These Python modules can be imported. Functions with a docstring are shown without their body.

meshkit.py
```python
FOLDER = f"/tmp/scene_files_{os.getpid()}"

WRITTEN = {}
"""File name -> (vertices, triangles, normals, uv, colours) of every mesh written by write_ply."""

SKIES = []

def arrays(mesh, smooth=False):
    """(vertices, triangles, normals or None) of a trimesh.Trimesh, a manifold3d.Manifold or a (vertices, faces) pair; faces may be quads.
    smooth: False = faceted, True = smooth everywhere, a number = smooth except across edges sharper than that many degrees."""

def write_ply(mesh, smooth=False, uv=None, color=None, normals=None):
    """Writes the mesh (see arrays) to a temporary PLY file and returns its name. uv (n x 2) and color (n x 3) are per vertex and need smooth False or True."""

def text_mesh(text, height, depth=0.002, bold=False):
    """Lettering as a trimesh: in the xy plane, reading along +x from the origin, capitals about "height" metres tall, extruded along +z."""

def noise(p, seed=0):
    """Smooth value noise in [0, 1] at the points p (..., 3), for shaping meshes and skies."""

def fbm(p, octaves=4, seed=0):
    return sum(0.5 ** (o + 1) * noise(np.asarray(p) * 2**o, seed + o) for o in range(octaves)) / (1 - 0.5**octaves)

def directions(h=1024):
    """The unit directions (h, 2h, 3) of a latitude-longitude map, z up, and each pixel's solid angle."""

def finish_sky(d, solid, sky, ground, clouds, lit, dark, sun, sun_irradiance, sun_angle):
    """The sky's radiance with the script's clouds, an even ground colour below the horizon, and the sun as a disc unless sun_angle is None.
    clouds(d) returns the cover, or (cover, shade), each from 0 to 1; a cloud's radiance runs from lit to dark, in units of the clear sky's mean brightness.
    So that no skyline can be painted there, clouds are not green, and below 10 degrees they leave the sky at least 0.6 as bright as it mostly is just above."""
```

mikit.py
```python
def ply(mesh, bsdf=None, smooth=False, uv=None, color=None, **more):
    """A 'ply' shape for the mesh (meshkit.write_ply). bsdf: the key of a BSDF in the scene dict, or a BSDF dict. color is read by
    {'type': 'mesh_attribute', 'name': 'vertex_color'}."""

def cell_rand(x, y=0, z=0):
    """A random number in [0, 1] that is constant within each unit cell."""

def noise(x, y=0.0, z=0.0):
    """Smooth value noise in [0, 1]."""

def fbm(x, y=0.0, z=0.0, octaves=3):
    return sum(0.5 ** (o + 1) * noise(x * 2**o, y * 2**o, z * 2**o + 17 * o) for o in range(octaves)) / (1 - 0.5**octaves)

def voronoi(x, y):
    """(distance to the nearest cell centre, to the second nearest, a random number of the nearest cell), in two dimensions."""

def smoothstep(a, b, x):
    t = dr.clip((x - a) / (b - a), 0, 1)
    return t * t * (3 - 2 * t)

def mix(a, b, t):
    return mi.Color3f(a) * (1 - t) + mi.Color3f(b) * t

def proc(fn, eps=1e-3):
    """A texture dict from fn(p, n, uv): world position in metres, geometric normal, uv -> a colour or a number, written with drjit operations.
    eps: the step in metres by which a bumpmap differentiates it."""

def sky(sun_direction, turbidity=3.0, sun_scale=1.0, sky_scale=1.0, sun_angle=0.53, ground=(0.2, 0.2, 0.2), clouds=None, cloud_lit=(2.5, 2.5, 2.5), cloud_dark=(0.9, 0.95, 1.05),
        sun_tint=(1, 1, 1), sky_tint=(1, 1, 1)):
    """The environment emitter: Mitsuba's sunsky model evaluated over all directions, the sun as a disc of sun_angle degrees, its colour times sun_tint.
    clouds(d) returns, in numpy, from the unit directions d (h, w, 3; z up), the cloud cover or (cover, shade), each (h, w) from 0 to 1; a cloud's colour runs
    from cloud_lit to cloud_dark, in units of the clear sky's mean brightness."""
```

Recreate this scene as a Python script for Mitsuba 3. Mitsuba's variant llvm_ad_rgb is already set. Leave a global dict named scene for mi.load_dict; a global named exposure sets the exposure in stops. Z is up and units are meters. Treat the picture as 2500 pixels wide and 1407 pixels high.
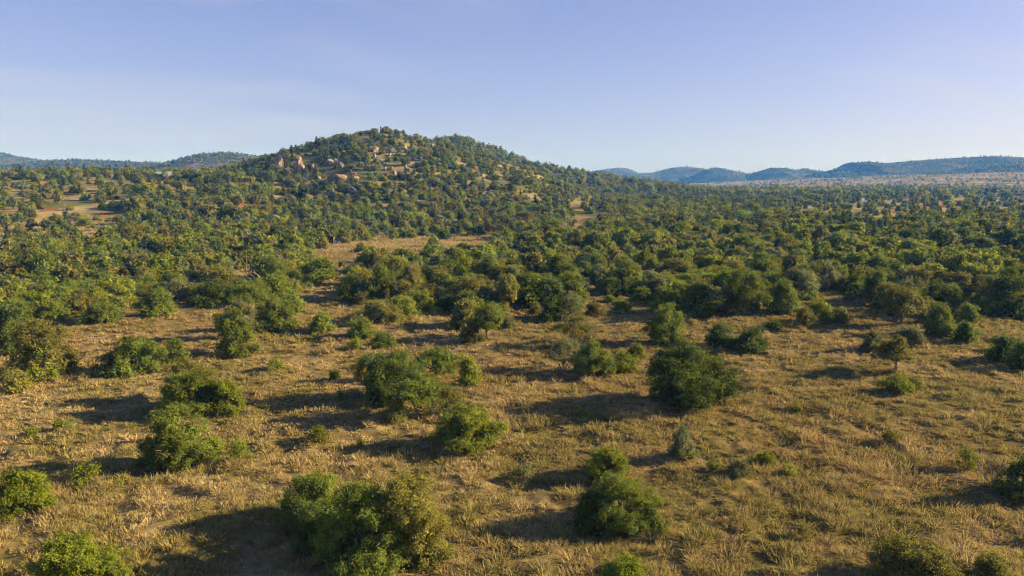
import math
import numpy as np
import mitsuba as mi
import drjit as dr
import mikit
import meshkit
from mikit import noise, fbm, voronoi, smoothstep, mix, cell_rand

T = mi.ScalarTransform4f
scene, labels = {}, {}

# ------------------------------------------------------------------ camera, sky, exposure
CAM_H, FOV, PITCH = 20.0, 70.0, 8.6
SUN_AZ, SUN_EL = 7.0, 20.0          # azimuth from the picture's right, towards the distance
exposure = 2.88
HAZE = [0.26e-4, 0.70e-4, 1.9e-4]

_p = math.radians(PITCH)
scene['camera'] = {'type': 'perspective', 'fov': FOV, 'fov_axis': 'x', 'near_clip': 0.5, 'far_clip': 30000.0,
                   'to_world': T().look_at(origin=[0, 0, CAM_H], target=[0, math.cos(_p), CAM_H - math.sin(_p)], up=[0, 0, 1]),
                   'medium': {'type': 'ref', 'id': 'air'}}


def wisps(d):
    """Thin cirrus streaks."""
    z = np.maximum(d[..., 2], 0.0) + 0.16
    u, v = d[..., 0] / z, d[..., 1] / z
    w = meshkit.fbm(np.stack([u * 0.8, v * 0.8, 0 * z], -1), 3, 5) - 0.5
    a = meshkit.fbm(np.stack([(u + 0.5 * v) * 0.55 + w, (v - 0.5 * u) * 3.2 + 3 * w, 0 * z], -1), 5, 3)
    b = meshkit.fbm(np.stack([u * 0.45 + 3.7, v * 0.45, 0 * z], -1), 2, 8)
    return np.clip((a - 0.44) * 3.5, 0, 1) * np.clip((b - 0.40) * 4.0, 0, 1) * 0.30


_e, _a = math.radians(SUN_EL), math.radians(SUN_AZ)
scene['sky'] = mikit.sky([math.cos(_e) * math.cos(_a), math.cos(_e) * math.sin(_a), math.sin(_e)], turbidity=2.4,
                         sun_scale=1.65, sky_scale=1.0, sun_tint=(1, 1, 1), sky_tint=(0.685, 0.55, 0.745), clouds=wisps, cloud_lit=(2.15, 2.1, 2.25))
scene['air'] = {'type': 'homogeneous', 'albedo': {'type': 'rgb', 'value': [0.60, 0.84, 1.0]},
                'sigma_t': {'type': 'rgb', 'value': HAZE}}


# ------------------------------------------------------------------ terrain
def S(t):
    t = np.clip(t, 0, 1)
    return t * t * (3 - 2 * t)


def nz(x, y, scale, seed=0, octaves=3):
    return meshkit.fbm(np.stack([x / scale, y / scale, 0 * x], -1), octaves, seed) - 0.5


def z_plain(x, y):
    x, y = np.asarray(x, float), np.asarray(y, float)
    z = 20 * S((y - 225) / 235) * S((-x - 45) / 115) * (1 - 0.7 * S((y - 480) / 170))
    z = z - 14 * S((y - 900) / 1500) + 44 * S((y - 900) / 1000) * S((x - 350) / 1000)
    r = np.hypot(x, y)
    z = z + nz(x, y, 130, 1) * 4.0 * S((r - 90) / 200) + nz(x, y, 14, 2) * 0.7
    return z + nz(x, y, 1.9, 4) * 0.75 * S((160 - r) / 60)


KX = np.array([-330, -262, -216, -195, -172, -148, -125, -105, -91, -75, -50, -31, 0, 25, 53, 78, 110, 150])
KZ = np.array([0, 14, 25, 32, 38.5, 44.5, 49.5, 53, 54.5, 52, 45, 38.5, 28, 19, 10, 5, 2, 0.0])


def z_kopje(x, y):
    h = np.interp(x + nz(x, y, 60, 11) * 14, KX, KZ)
    yc = 555 + nz(x, 0 * y, 90, 12) * 40
    t = (y - 318 - nz(x, 0 * y, 70, 13) * 50) / (yc - 318)
    f = np.where(t < 1, np.clip(0.55 * np.clip(t, 0, 1) + 0.45 * S(t), 0, 1), 1 - S((y - yc) / 220))
    return h * f + nz(x, y, 38, 14) * 7 * S(h * f / 12) - 1.5


# crest profiles (x, z) of the hills behind, the distance y of the crest, and the length of the slope in front
HILLS = [
    (850, 240, [(-140, 32), (-100, 50), (-81, 61), (-67, 66), (-48, 65), (-29, 57), (-10, 50), (7, 43.5), (24, 38), (62, 32), (95, 25), (143, 16), (190, 9), (260, 0)]),
    (2200, 420, [(-2100, 60), (-1850, 85), (-1664, 88), (-1541, 80), (-1504, 76), (-1467, 66), (-1417, 58), (-1380, 50), (-1294, 38), (-1170, 22), (-1000, 4)]),
    (1700, 330, [(-1300, 14), (-1190, 27), (-1133, 37), (-1067, 45.5), (-1010, 49), (-905, 45.5), (-829, 42), (-771, 41), (-695, 37), (-500, 24), (-300, 5)]),
    (1400, 330, [(-730, 12), (-682, 34), (-635, 41), (-604, 48.5), (-573, 58), (-541, 59.5), (-518, 56.5), (-478, 51), (-431, 47), (-353, 39), (-220, 18), (-100, 0)]),
    (3600, 500, [(200, 10), (303, 33), (383, 42), (504, 60), (565, 56), (605, 34), (746, 32), (908, 32), (1100, 10)]),
    (3300, 500, [(440, -10), (536, 20), (647, 35), (721, 55), (786, 60), (832, 53), (887, 43), (1017, -2), (1150, -14)]),
    (3000, 500, [(640, -14), (723, 14), (790, 45), (832, 53), (874, 46), (958, 28), (1042, 0), (1200, -14)]),
    (2800, 480, [(750, -14), (847, 4), (910, 30), (973, 51), (1020, 49), (1067, 40), (1098, 47), (1145, 40), (1208, 33), (1271, 0), (1500, -10)]),
    (2500, 560, [(800, -12), (910, -13), (994, 18), (1050, 36), (1127, 52), (1137, 66), (1204, 68.5), (1232, 63), (1401, 74), (1541, 83), (1639, 87), (1751, 84), (1890, 82), (2170, 74), (2600, 60)]),
    (2050, 330, [(1120, 20), (1206, 28), (1263, 42), (1320, 51), (1435, 55), (1600, 52), (1900, 50), (2300, 40)]),
]
RAISE = [-3, 16, 12, 7, 8, 8, 7, 6, 4, 4]
NOISE_H = [3, 6, 4, 4, 7, 7, 7, 7, 7, 5]


def z_hill(i, x, y):
    yc, L, prof = HILLS[i]
    P = np.array(prof, float)
    k = 0.035 * L
    h = np.interp(x + nz(x, y, 0.35 * L, 30 + i) * k * 2, P[:, 0], P[:, 1])
    yy = yc + nz(x, 0 * y, 0.6 * L, 50 + i) * 0.25 * L
    t = (y - (yc - L)) / (yy - (yc - L))
    base = P[:, 1].min() - 4
    f = np.where(t < 1, 0.4 * np.clip(t, 0, 1) + 0.6 * S(t), 1 - S((y - yy) / (0.7 * L)))
    edge = S((x - P[0, 0]) / (0.15 * L)) * S((P[-1, 0] - x) / (0.15 * L))
    g = nz(x, y, 0.22 * L, 70 + i, 4) * NOISE_H[i] * 3.0 * S(f * 3) * (1 - 0.65 * S((f - 0.8) / 0.2))
    return base + (h - base) * f * edge + g + RAISE[i] * f * edge


def z_top(x, y):
    """The land's surface: plain, rocky hill and the ridge behind it, and the far hills."""
    x, y = np.atleast_1d(np.asarray(x, float)), np.atleast_1d(np.asarray(y, float))
    z = z_plain(x, y)
    m = (x > -335) & (x < 155) & (y > 280) & (y < 790)
    if m.any():
        z[m] = np.maximum(z[m], z_kopje(x[m], y[m]))
    for i, (yc, L, prof) in enumerate(HILLS):
        m = (x > prof[0][0]) & (x < prof[-1][0]) & (y > yc - L) & (y < yc + 0.7 * L)
        if m.any():
            z[m] = np.maximum(z[m], z_hill(i, x[m], y[m]))
    return z


# ------------------------------------------------------------------ materials
def matte(fn):
    return {'type': 'twosided', 'bsdf': {'type': 'diffuse', 'reflectance': mikit.proc(fn)}}


def leafy(fn, trans=0.75, rough=0.5, spec=1.45):
    return {'type': 'principledthin', 'base_color': mikit.proc(fn), 'roughness': rough, 'diff_trans': trans, 'eta': spec}


def foliage(a, b, yellow=0.0):
    """Leaf colours between a and b leaf by leaf, each plant-sized patch of its own tone."""
    def fn(p, n, uv):
        c = mix(a, b, uv.x)
        w = voronoi(p.x / 3.7, p.y / 3.7)[2]
        c = c * (0.68 + 0.64 * w)
        w2 = noise(p.x / 2.1 + 31, p.y / 2.1, p.z / 2.1)
        c = mix(c, mi.Color3f(1.18, 1.10, 0.80) * c, w2)
        return mix(c, mi.Color3f(0.24, 0.17, 0.06), yellow * smoothstep(0.91, 0.95, uv.y))
    return fn


FOL = {
    'fresh': ((0.127, 0.190, 0.024), (0.211, 0.262, 0.038)),
    'bright': ((0.133, 0.188, 0.030), (0.214, 0.261, 0.049)),
    'mid': ((0.102, 0.160, 0.036), (0.176, 0.233, 0.050)),
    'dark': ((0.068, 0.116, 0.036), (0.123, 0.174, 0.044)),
    'olive': ((0.133, 0.153, 0.042), (0.214, 0.222, 0.068)),
    'grey': ((0.119, 0.156, 0.077), (0.190, 0.216, 0.111)),
    'cedar': ((0.055, 0.084, 0.038), (0.096, 0.124, 0.052)),
    'thorn': ((0.133, 0.141, 0.048), (0.182, 0.179, 0.065)),
}
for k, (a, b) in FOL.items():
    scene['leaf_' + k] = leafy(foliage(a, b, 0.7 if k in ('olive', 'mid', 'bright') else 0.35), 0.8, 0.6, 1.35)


def bark_fn(p, n, uv):
    g = fbm(p.x * 6, p.y * 6, p.z * 1.5, 3)
    return mix((0.09, 0.07, 0.055), (0.22, 0.18, 0.145), g)


def dead_fn(p, n, uv):
    g = fbm(p.x * 5, p.y * 5, p.z * 1.2, 3)
    return mix((0.17, 0.145, 0.12), (0.36, 0.32, 0.27), g)


scene['bark'] = matte(bark_fn)
scene['dead_wood'] = matte(dead_fn)

STRAW, TAN, OLIVE, RUST = (0.520, 0.435, 0.215), (0.350, 0.272, 0.126), (0.232, 0.218, 0.070), (0.265, 0.175, 0.076)


def sward(x, y, s):
    """The colour of the dry grass at a place; s in [0, 1] picks among its tones."""
    big = fbm(x / 17 + 3.1, y / 17, 0.5, 3)
    mid_ = fbm(x / 4.5 + 9.7, y / 4.5, 2.5, 3)
    c = mix(TAN, STRAW, smoothstep(0.30, 0.70, 0.55 * big + 0.45 * s))
    green = smoothstep(0.36, 0.62, 0.75 * mid_ + 0.3 * s + 0.0010 * x - 0.03)
    c = mix(c, OLIVE, 0.85 * green)
    rust = smoothstep(0.52, 0.66, fbm(x / 26 + 40, y / 26 + 11, 0.0, 2))
    return mix(c, RUST, 0.45 * rust * (1 - s))


def grass_fn(p, n, uv):
    return sward(p.x, p.y, uv.x) * (0.75 + 0.5 * uv.y)


def ground_fn(p, n, uv):
    s = fbm(p.x * 1.3, p.y * 1.3, 0.0, 3)
    c = sward(p.x, p.y, s) * (0.27 + 0.34 * fbm(p.x * 3.1 + 5, p.y * 3.1, 0.0, 2))
    far = smoothstep(150, 320, p.y)
    f = fbm(p.x / 9, p.y / 9, 1.0, 4)
    straw = mix((0.17, 0.145, 0.062), (0.33, 0.275, 0.130), smoothstep(0.3, 0.7, f))
    straw = mix(straw, (0.120, 0.125, 0.040), smoothstep(0.46, 0.68, fbm(p.x / 22 + 5, p.y / 22, 4.0, 3)))
    red = smoothstep(0.66, 0.72, fbm(p.x / 14 + 70, p.y / 20 + 3, 8.0, 3))
    straw = mix(straw, (0.22, 0.090, 0.042), 0.8 * red)
    return mix(c, straw, far)


def slope_fn(p, n, uv):
    f = fbm(p.x / 10, p.y / 10, p.z / 10, 4)
    c = mix((0.085, 0.095, 0.034), (0.220, 0.190, 0.084), smoothstep(0.35, 0.65, f))
    return mix(c, (0.20, 0.12, 0.06), smoothstep(0.69, 0.74, fbm(p.x / 12 + 9, p.y / 12, p.z / 12, 3)))


def hill_fn(p, n, uv):
    f = fbm(p.x / 60, p.y / 60, p.z / 60, 4)
    c = mix((0.105, 0.092, 0.050), (0.042, 0.050, 0.024), smoothstep(0.36, 0.58, f))
    b = voronoi(p.x / 9, p.y / 9)
    spot = smoothstep(0.50, 0.30, b[0]) * smoothstep(0.25, 0.35, b[2])
    c = mix(c, (0.030, 0.042, 0.018), 0.85 * spot)
    return mix(c, (0.26, 0.22, 0.18), smoothstep(0.78, 0.82, fbm(p.x / 35 + 20, p.y / 70, p.z / 25, 3)))


def rock(a, b, c):
    def fn(p, n, uv):
        g = fbm(p.x * 0.55, p.y * 0.55, p.z * 0.4, 4)
        s = fbm(p.x * 1.6 + 4, p.y * 1.6, p.z * 0.25, 3)
        k = mix(a, b, smoothstep(0.35, 0.65, g))
        return mix(k, c, smoothstep(0.48, 0.60, s) * 0.85)
    return fn


ROCK = {'orange': ((0.31, 0.205, 0.135), (0.40, 0.295, 0.215), (0.12, 0.095, 0.080)), 'grey': ((0.23, 0.210, 0.185), (0.35, 0.325, 0.295), (0.11, 0.102, 0.092)),
        'brown': ((0.21, 0.155, 0.112), (0.31, 0.245, 0.185), (0.12, 0.10, 0.08)), 'dark': ((0.12, 0.095, 0.085), (0.18, 0.140, 0.122), (0.075, 0.065, 0.06)),
        'red': ((0.24, 0.155, 0.108), (0.33, 0.235, 0.17), (0.13, 0.10, 0.08))}
for k, abc in ROCK.items():
    scene['rock_' + k] = matte(rock(*abc))
scene['savanna_ground'] = matte(ground_fn)
scene['slope_ground'] = matte(slope_fn)
scene['hill_ground'] = matte(hill_fn)
scene['dry_grass'] = leafy(grass_fn, 0.7, 0.8, 1.3)
scene['white_canvas'] = {'type': 'twosided', 'bsdf': {'type': 'diffuse', 'reflectance': {'type': 'rgb', 'value': [0.82, 0.82, 0.80]}}}
scene['green_sheet'] = {'type': 'twosided', 'bsdf': {'type': 'roughplastic', 'diffuse_reflectance': {'type': 'rgb', 'value': [0.42, 0.60, 0.50]}, 'alpha': 0.3}}
scene['plaster'] = {'type': 'twosided', 'bsdf': {'type': 'diffuse', 'reflectance': {'type': 'rgb', 'value': [0.42, 0.38, 0.32]}}}
scene['dark_opening'] = {'type': 'twosided', 'bsdf': {'type': 'diffuse', 'reflectance': {'type': 'rgb', 'value': [0.05, 0.05, 0.05]}}}


# ------------------------------------------------------------------ land as meshes
def grid_mesh(X, Y, Z):
    n, m = X.shape
    i, j = np.meshgrid(np.arange(n - 1), np.arange(m - 1), indexing='ij')
    a = (i * m + j).ravel()
    f = np.vstack([np.stack([a, a + m, a + m + 1], 1), np.stack([a, a + m + 1, a + 1], 1)])
    v = np.stack([X.ravel(), Y.ravel(), Z.ravel()], 1)
    t = v[f[0]]
    if np.cross(t[1] - t[0], t[2] - t[0])[2] < 0:
        f = f[:, ::-1]
    return v, f


def tag(key, label=None, cat=None, group=None, kind=None):
    labels[key] = {k: v for k, v in (('label', label), ('category', cat), ('group', group), ('kind', kind)) if v}


th = np.radians(np.concatenate([np.arange(-45, 45.01, 0.25), np.arange(50, 315.01, 5)]))
r = np.concatenate([[0.5, 6, 12, 18, 23, 27], 30 * 1.008 ** np.arange(0, 193), 140 * 1.016 ** np.arange(0, 240)])
r = np.append(r[r < 6000], 6000.0)
R, TH = np.meshgrid(r, th, indexing='ij')
gx, gy = R * np.sin(TH), R * np.cos(TH)
gz = z_plain(gx.ravel(), gy.ravel()).reshape(gx.shape)
scene['ground'] = mikit.ply(grid_mesh(gx, gy, gz), 'savanna_ground', smooth=True)
tag('ground', 'savanna plain of dry tan grass with reddish soil patches', kind='structure')

kx, ky = np.meshgrid(np.linspace(-335, 155, 170), np.linspace(280, 790, 180), indexing='ij')
scene['rocky_hill'] = mikit.ply(grid_mesh(kx, ky, z_kopje(kx.ravel(), ky.ravel()).reshape(kx.shape)), 'slope_ground', smooth=True)
tag('rocky_hill', 'bush covered rocky hill rising in the middle distance', kind='structure')

HILL_LABELS = ['bluish ridge just behind the right flank of the rocky hill', 'pale hill rising at the far left edge', 'long low bush covered ridge at far left',
               'dark bushy hump just left of the rocky hill', 'faint blue hill, first right of the rocky hill', 'smooth double blue hill behind the plain',
               'blue hill with a small pointed top', 'blue hill with a rocky knob and long right shoulder', 'long flat topped blue mountain at the right',
               'dark low spur in front of the flat topped mountain']
for i, (yc, L, prof) in enumerate(HILLS):
    hx, hy = np.meshgrid(np.linspace(prof[0][0], prof[-1][0], 190), np.linspace(yc - L, yc + 0.7 * L, 90), indexing='ij')
    key = 'far_hill' + (f'_{i:03d}' if i else '')
    scene[key] = mikit.ply(grid_mesh(hx, hy, z_hill(i, hx.ravel(), hy.ravel()).reshape(hx.shape)), 'hill_ground', smooth=True)
    tag(key, HILL_LABELS[i], kind='structure')


# ------------------------------------------------------------------ plants
def unit(v):
    return v / (np.linalg.norm(v, axis=-1, keepdims=True) + 1e-12)


def leaf_mesh(c, nrm, size, rng, tri=False, narrow=0.55):
    """Leaves at the points c facing nrm: folded lozenges, or plain triangles where they are far off."""
    n = len(c)
    a = unit(np.cross(nrm, rng.normal(size=(n, 3))))
    b = np.cross(nrm, a)
    L = (size * rng.uniform(0.7, 1.35, n))[:, None]
    u = rng.uniform(0, 1, n)
    v = rng.uniform(0, 1, n)
    if tri:
        L = L * 1.15
        p = np.stack([c - a * L * 0.5, c + a * L * 0.2 + b * L * narrow * 0.7, c + a * L * 0.35 - b * L * narrow * 0.6], 1)
        f = np.arange(3 * n).reshape(-1, 3)
        k = 3
    else:
        fold = nrm * L * 0.12
        w = L * narrow * 0.5
        p = np.stack([c - a * L * 0.5, c + b * w + fold, c + a * L * 0.5, c - b * w + fold], 1)
        i = np.arange(n)[:, None] * 4
        f = np.vstack([i + [0, 1, 2], i + [0, 2, 3]])
        k = 4
    return p.reshape(-1, 3), f, np.stack([np.repeat(u, k), np.repeat(v, k)], 1)


def tube(pts, rad, sides=5):
    p = np.asarray(pts, float)
    t = unit(np.gradient(p, axis=0))
    a = unit(np.cross(t, np.where(np.abs(t[:, 2:]) < 0.9, [0, 0, 1.0], [1.0, 0, 0])))
    b = np.cross(t, a)
    ang = np.arange(sides) * 2 * np.pi / sides
    v = p[:, None] + np.asarray(rad, float)[:, None, None] * (np.cos(ang)[None, :, None] * a[:, None] + np.sin(ang)[None, :, None] * b[:, None])
    i, j = np.meshgrid(np.arange(len(p) - 1), np.arange(sides), indexing='ij')
    q = np.stack([i * sides + j, i * sides + (j + 1) % sides, (i + 1) * sides + (j + 1) % sides, (i + 1) * sides + j], -1).reshape(-1, 4)
    return v.reshape(-1, 3), np.vstack([q[:, [0, 1, 2]], q[:, [0, 2, 3]]])


def join(parts):
    vs, fs, us, at = [], [], [], 0
    for q in parts:
        vs.append(q[0])
        fs.append(q[1] + at)
        if len(q) > 2:
            us.append(q[2])
        at += len(q[0])
    return (np.vstack(vs), np.vstack(fs)) + ((np.vstack(us),) if us else ())


def lobes_of(form, rng, W, H):
    """Crown lobes: centres and radii (horizontal, vertical)."""
    R = W / 2
    if form == 'cedar':
        k = 9
        t = np.linspace(0.12, 0.93, k)
        rr = R * (1.0 - t) ** 0.8 * rng.uniform(0.55, 1.0, k)
        ang = rng.uniform(0, 6.28, k)
        c = np.stack([np.cos(ang) * rr * 0.5, np.sin(ang) * rr * 0.5, t * H], 1)
        return c, np.stack([rr * 0.8 + 0.05 * W, np.full(k, 0.085 * H)], 1)
    if form == 'acacia':
        k = 11
        ang, d = rng.uniform(0, 6.28, k), R * 0.78 * np.sqrt(rng.uniform(0, 1, k))
        c = np.stack([np.cos(ang) * d, np.sin(ang) * d, H * (0.90 - 0.10 * (d / R) ** 2 + rng.uniform(-0.03, 0.03, k))], 1)
        return c, np.stack([R * rng.uniform(0.22, 0.36, k), np.full(k, 0.06 * H)], 1)
    k = {'shrub': 12, 'tree': 10, 'open': 9}[form] + int(rng.integers(0, 4))
    z0, z1 = {'shrub': (0.12, 0.80), 'tree': (0.40, 0.84), 'open': (0.15, 0.84)}[form]
    t = np.linspace(0, 1, k) + rng.uniform(-0.08, 0.08, k)
    t = np.clip(t, 0, 1) ** 0.85
    spread = R * (1.0 if form == 'shrub' else 0.95) * np.sqrt(np.clip(1 - t ** 1.8, 0.05, 1))
    ang = np.arange(k) * 2.4 + rng.uniform(-0.5, 0.5, k)
    d = spread * rng.uniform(0.25, 0.80, k)
    rr = R * rng.uniform(0.20, 0.46, k) * (0.8 if form == 'open' else 1)
    c = np.stack([np.cos(ang) * d, np.sin(ang) * d, H * (z0 + (z1 - z0) * t)], 1)
    if form == 'shrub':                              # skirts of foliage down to the ground
        m = 6
        a2 = np.arange(m) * 1.05 + rng.uniform(-0.4, 0.4, m)
        d2 = R * rng.uniform(0.45, 0.78, m)
        c = np.vstack([c, np.stack([np.cos(a2) * d2, np.sin(a2) * d2, H * rng.uniform(0.10, 0.24, m)], 1)])
        rr = np.concatenate([rr, R * rng.uniform(0.24, 0.36, m)])
    rz = rr * np.clip(H / W, 0.7, 1.2) * 0.9
    rz = np.minimum(rz, np.maximum(0.98 * H - c[:, 2], 0.12 * H))
    ext = (np.abs(c[:, :2]) + rr[:, None]).max()
    top = (c[:, 2] + rz).max()
    c = c * [0.54 * W / ext, 0.54 * W / ext, 0.98 * H / top]
    return c, np.stack([rr * 0.54 * W / ext, rz * 0.98 * H / top], 1)


def crown(form, seed, W, H, leaf, cover=1.35, tri=False, narrow=0.55):
    rng = np.random.default_rng(seed)
    c, rr = lobes_of(form, rng, W, H)
    rad = np.stack([rr[:, 0], rr[:, 0], rr[:, 1]], 1)
    area = 4 * np.pi * (rr[:, 0] ** 2 + 2 * rr[:, 0] * rr[:, 1]) / 3
    la = 0.5 * narrow * leaf * leaf
    # clumps on each lobe
    ns = 9 if not tri else 6
    d0 = unit(rng.normal(size=(len(c), ns, 3)) + np.array([0, 0, 0.12]))
    sc = (c[:, None] + rad[:, None] * d0 * rng.uniform(0.6, 1.18, (len(c), ns, 1))).reshape(-1, 3)
    sr = np.repeat(rad, ns, axis=0) * rng.uniform(0.18, 0.46, (len(sc), 1))
    own = np.repeat(np.arange(len(c)), ns)
    deep = np.zeros(len(sc), bool)
    for k in range(len(c)):
        deep |= (np.linalg.norm((sc - c[k]) / rad[k], axis=1) < 0.62) & (own != k)
    ok = ~deep & (sc[:, 2] > 0.0 * H)
    if ok.sum() < 4:
        ok[:] = True
    sc, sr, own = sc[ok], sr[ok], own[ok]
    n = cover * 0.62 * area.sum() / la * {'open': 0.7, 'tree': 0.9}.get(form, 1.0)
    per = 6
    m = max(int(n / per), 10)
    w = sr[:, 0] * sr[:, 2] + sr[:, 0] ** 2
    which = rng.choice(len(sc), m, p=w / w.sum())
    outd = unit((sc - c[own]) / rad[own])
    d = unit(rng.normal(size=(m, 3)) + outd[which] * 0.9)
    s = 1 - 0.45 * rng.uniform(0, 1, m) ** 2
    s = np.where(rng.uniform(0, 1, m) < 0.17, rng.uniform(1.1, 2.2, m), s)
    tw = sc[which] + sr[which] * d * s[:, None]
    keep = tw[:, 2] > 0.02 * H
    tw, d = tw[keep], d[keep]
    jit = rng.normal(size=(len(tw), per, 3)) * leaf * 0.75
    p = (tw[:, None] + jit).reshape(-1, 3)
    nrm = unit(np.repeat(d, per, axis=0) * 0.55 + np.array([0, 0, 0.3]) + rng.normal(size=p.shape) * 0.48)
    p[:, 2] = np.maximum(p[:, 2], 0.02 * H)
    out = [leaf_mesh(p, nrm, leaf, rng, tri, narrow)]
    # older, larger foliage deep in the lobes
    big = leaf * 2.4
    m = int(0.45 * area.sum() / (0.5 * narrow * big * big) * {'open': 0.25, 'acacia': 0.4}.get(form, 1.0))
    if m > 3:
        which = rng.choice(len(c), m, p=area / area.sum())
        d = unit(rng.normal(size=(m, 3)))
        p = c[which] + rad[which] * d * rng.uniform(0.25, 0.72, (m, 1))
        p[:, 2] = np.maximum(p[:, 2], 0.03 * H)
        out.append(leaf_mesh(p, unit(d + rng.normal(size=p.shape) * 0.5), big, rng, tri, narrow))
    return join(out), c, rr


def stems(form, seed, W, H, c, sides=5, lean=0.0):
    """Trunk and limbs from the ground to the crown's lobes."""
    rng = np.random.default_rng(seed + 77)
    out, r0 = [], (0.016 * H + 0.012 * W) * (0.55 if form == 'open' else 0.8)
    if form == 'cedar':
        return tube([[0, 0, -0.3 * min(H, 1)], [0, 0, 0.5 * H], [0, 0, 0.97 * H]], [0.022 * H, 0.014 * H, 0.003 * H], sides)
    if form in ('tree', 'acacia'):
        fork = np.array([rng.uniform(-0.05, 0.05) * W, rng.uniform(-0.05, 0.05) * W, H * (0.28 if form == 'tree' else 0.40)])
        out.append(tube([[0, 0, -0.05 * H], fork * [0.4, 0.4, 0.5], fork], [r0 * 1.8, r0 * 1.5, r0 * 1.3], sides))
        start = [fork] * len(c)
    else:
        start = [np.array([rng.uniform(-0.10, 0.10) * W, rng.uniform(-0.10, 0.10) * W, -0.04 * H]) for _ in c]
    for s, e in zip(start, c):
        mid_ = s * 0.5 + e * 0.5 + rng.normal(size=3) * 0.05 * W
        out.append(tube([s, mid_, e], [r0 * 0.9, r0 * 0.6, r0 * 0.25], max(3, sides - 1)))
        for _ in range(2):
            tip = e + rng.normal(size=3) * 0.16 * W * np.array([1, 1, 0.7])
            out.append(tube([mid_, (mid_ + tip) / 2 + rng.normal(size=3) * 0.03 * W, tip], [r0 * 0.5, r0 * 0.3, r0 * 0.12], 3))
    return join(out)


counts = {}


def new_key(name):
    i = counts.get(name, 0)
    counts[name] = i + 1
    return name if i == 0 else f'{name}_{i:03d}'


def shifted(m, x, y, z, rot=0.0):
    ca, sa = math.cos(rot), math.sin(rot)
    v = m[0] @ np.array([[ca, sa, 0], [-sa, ca, 0], [0, 0, 1]]) + [x, y, z]
    return (v,) + tuple(m[1:])

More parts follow.
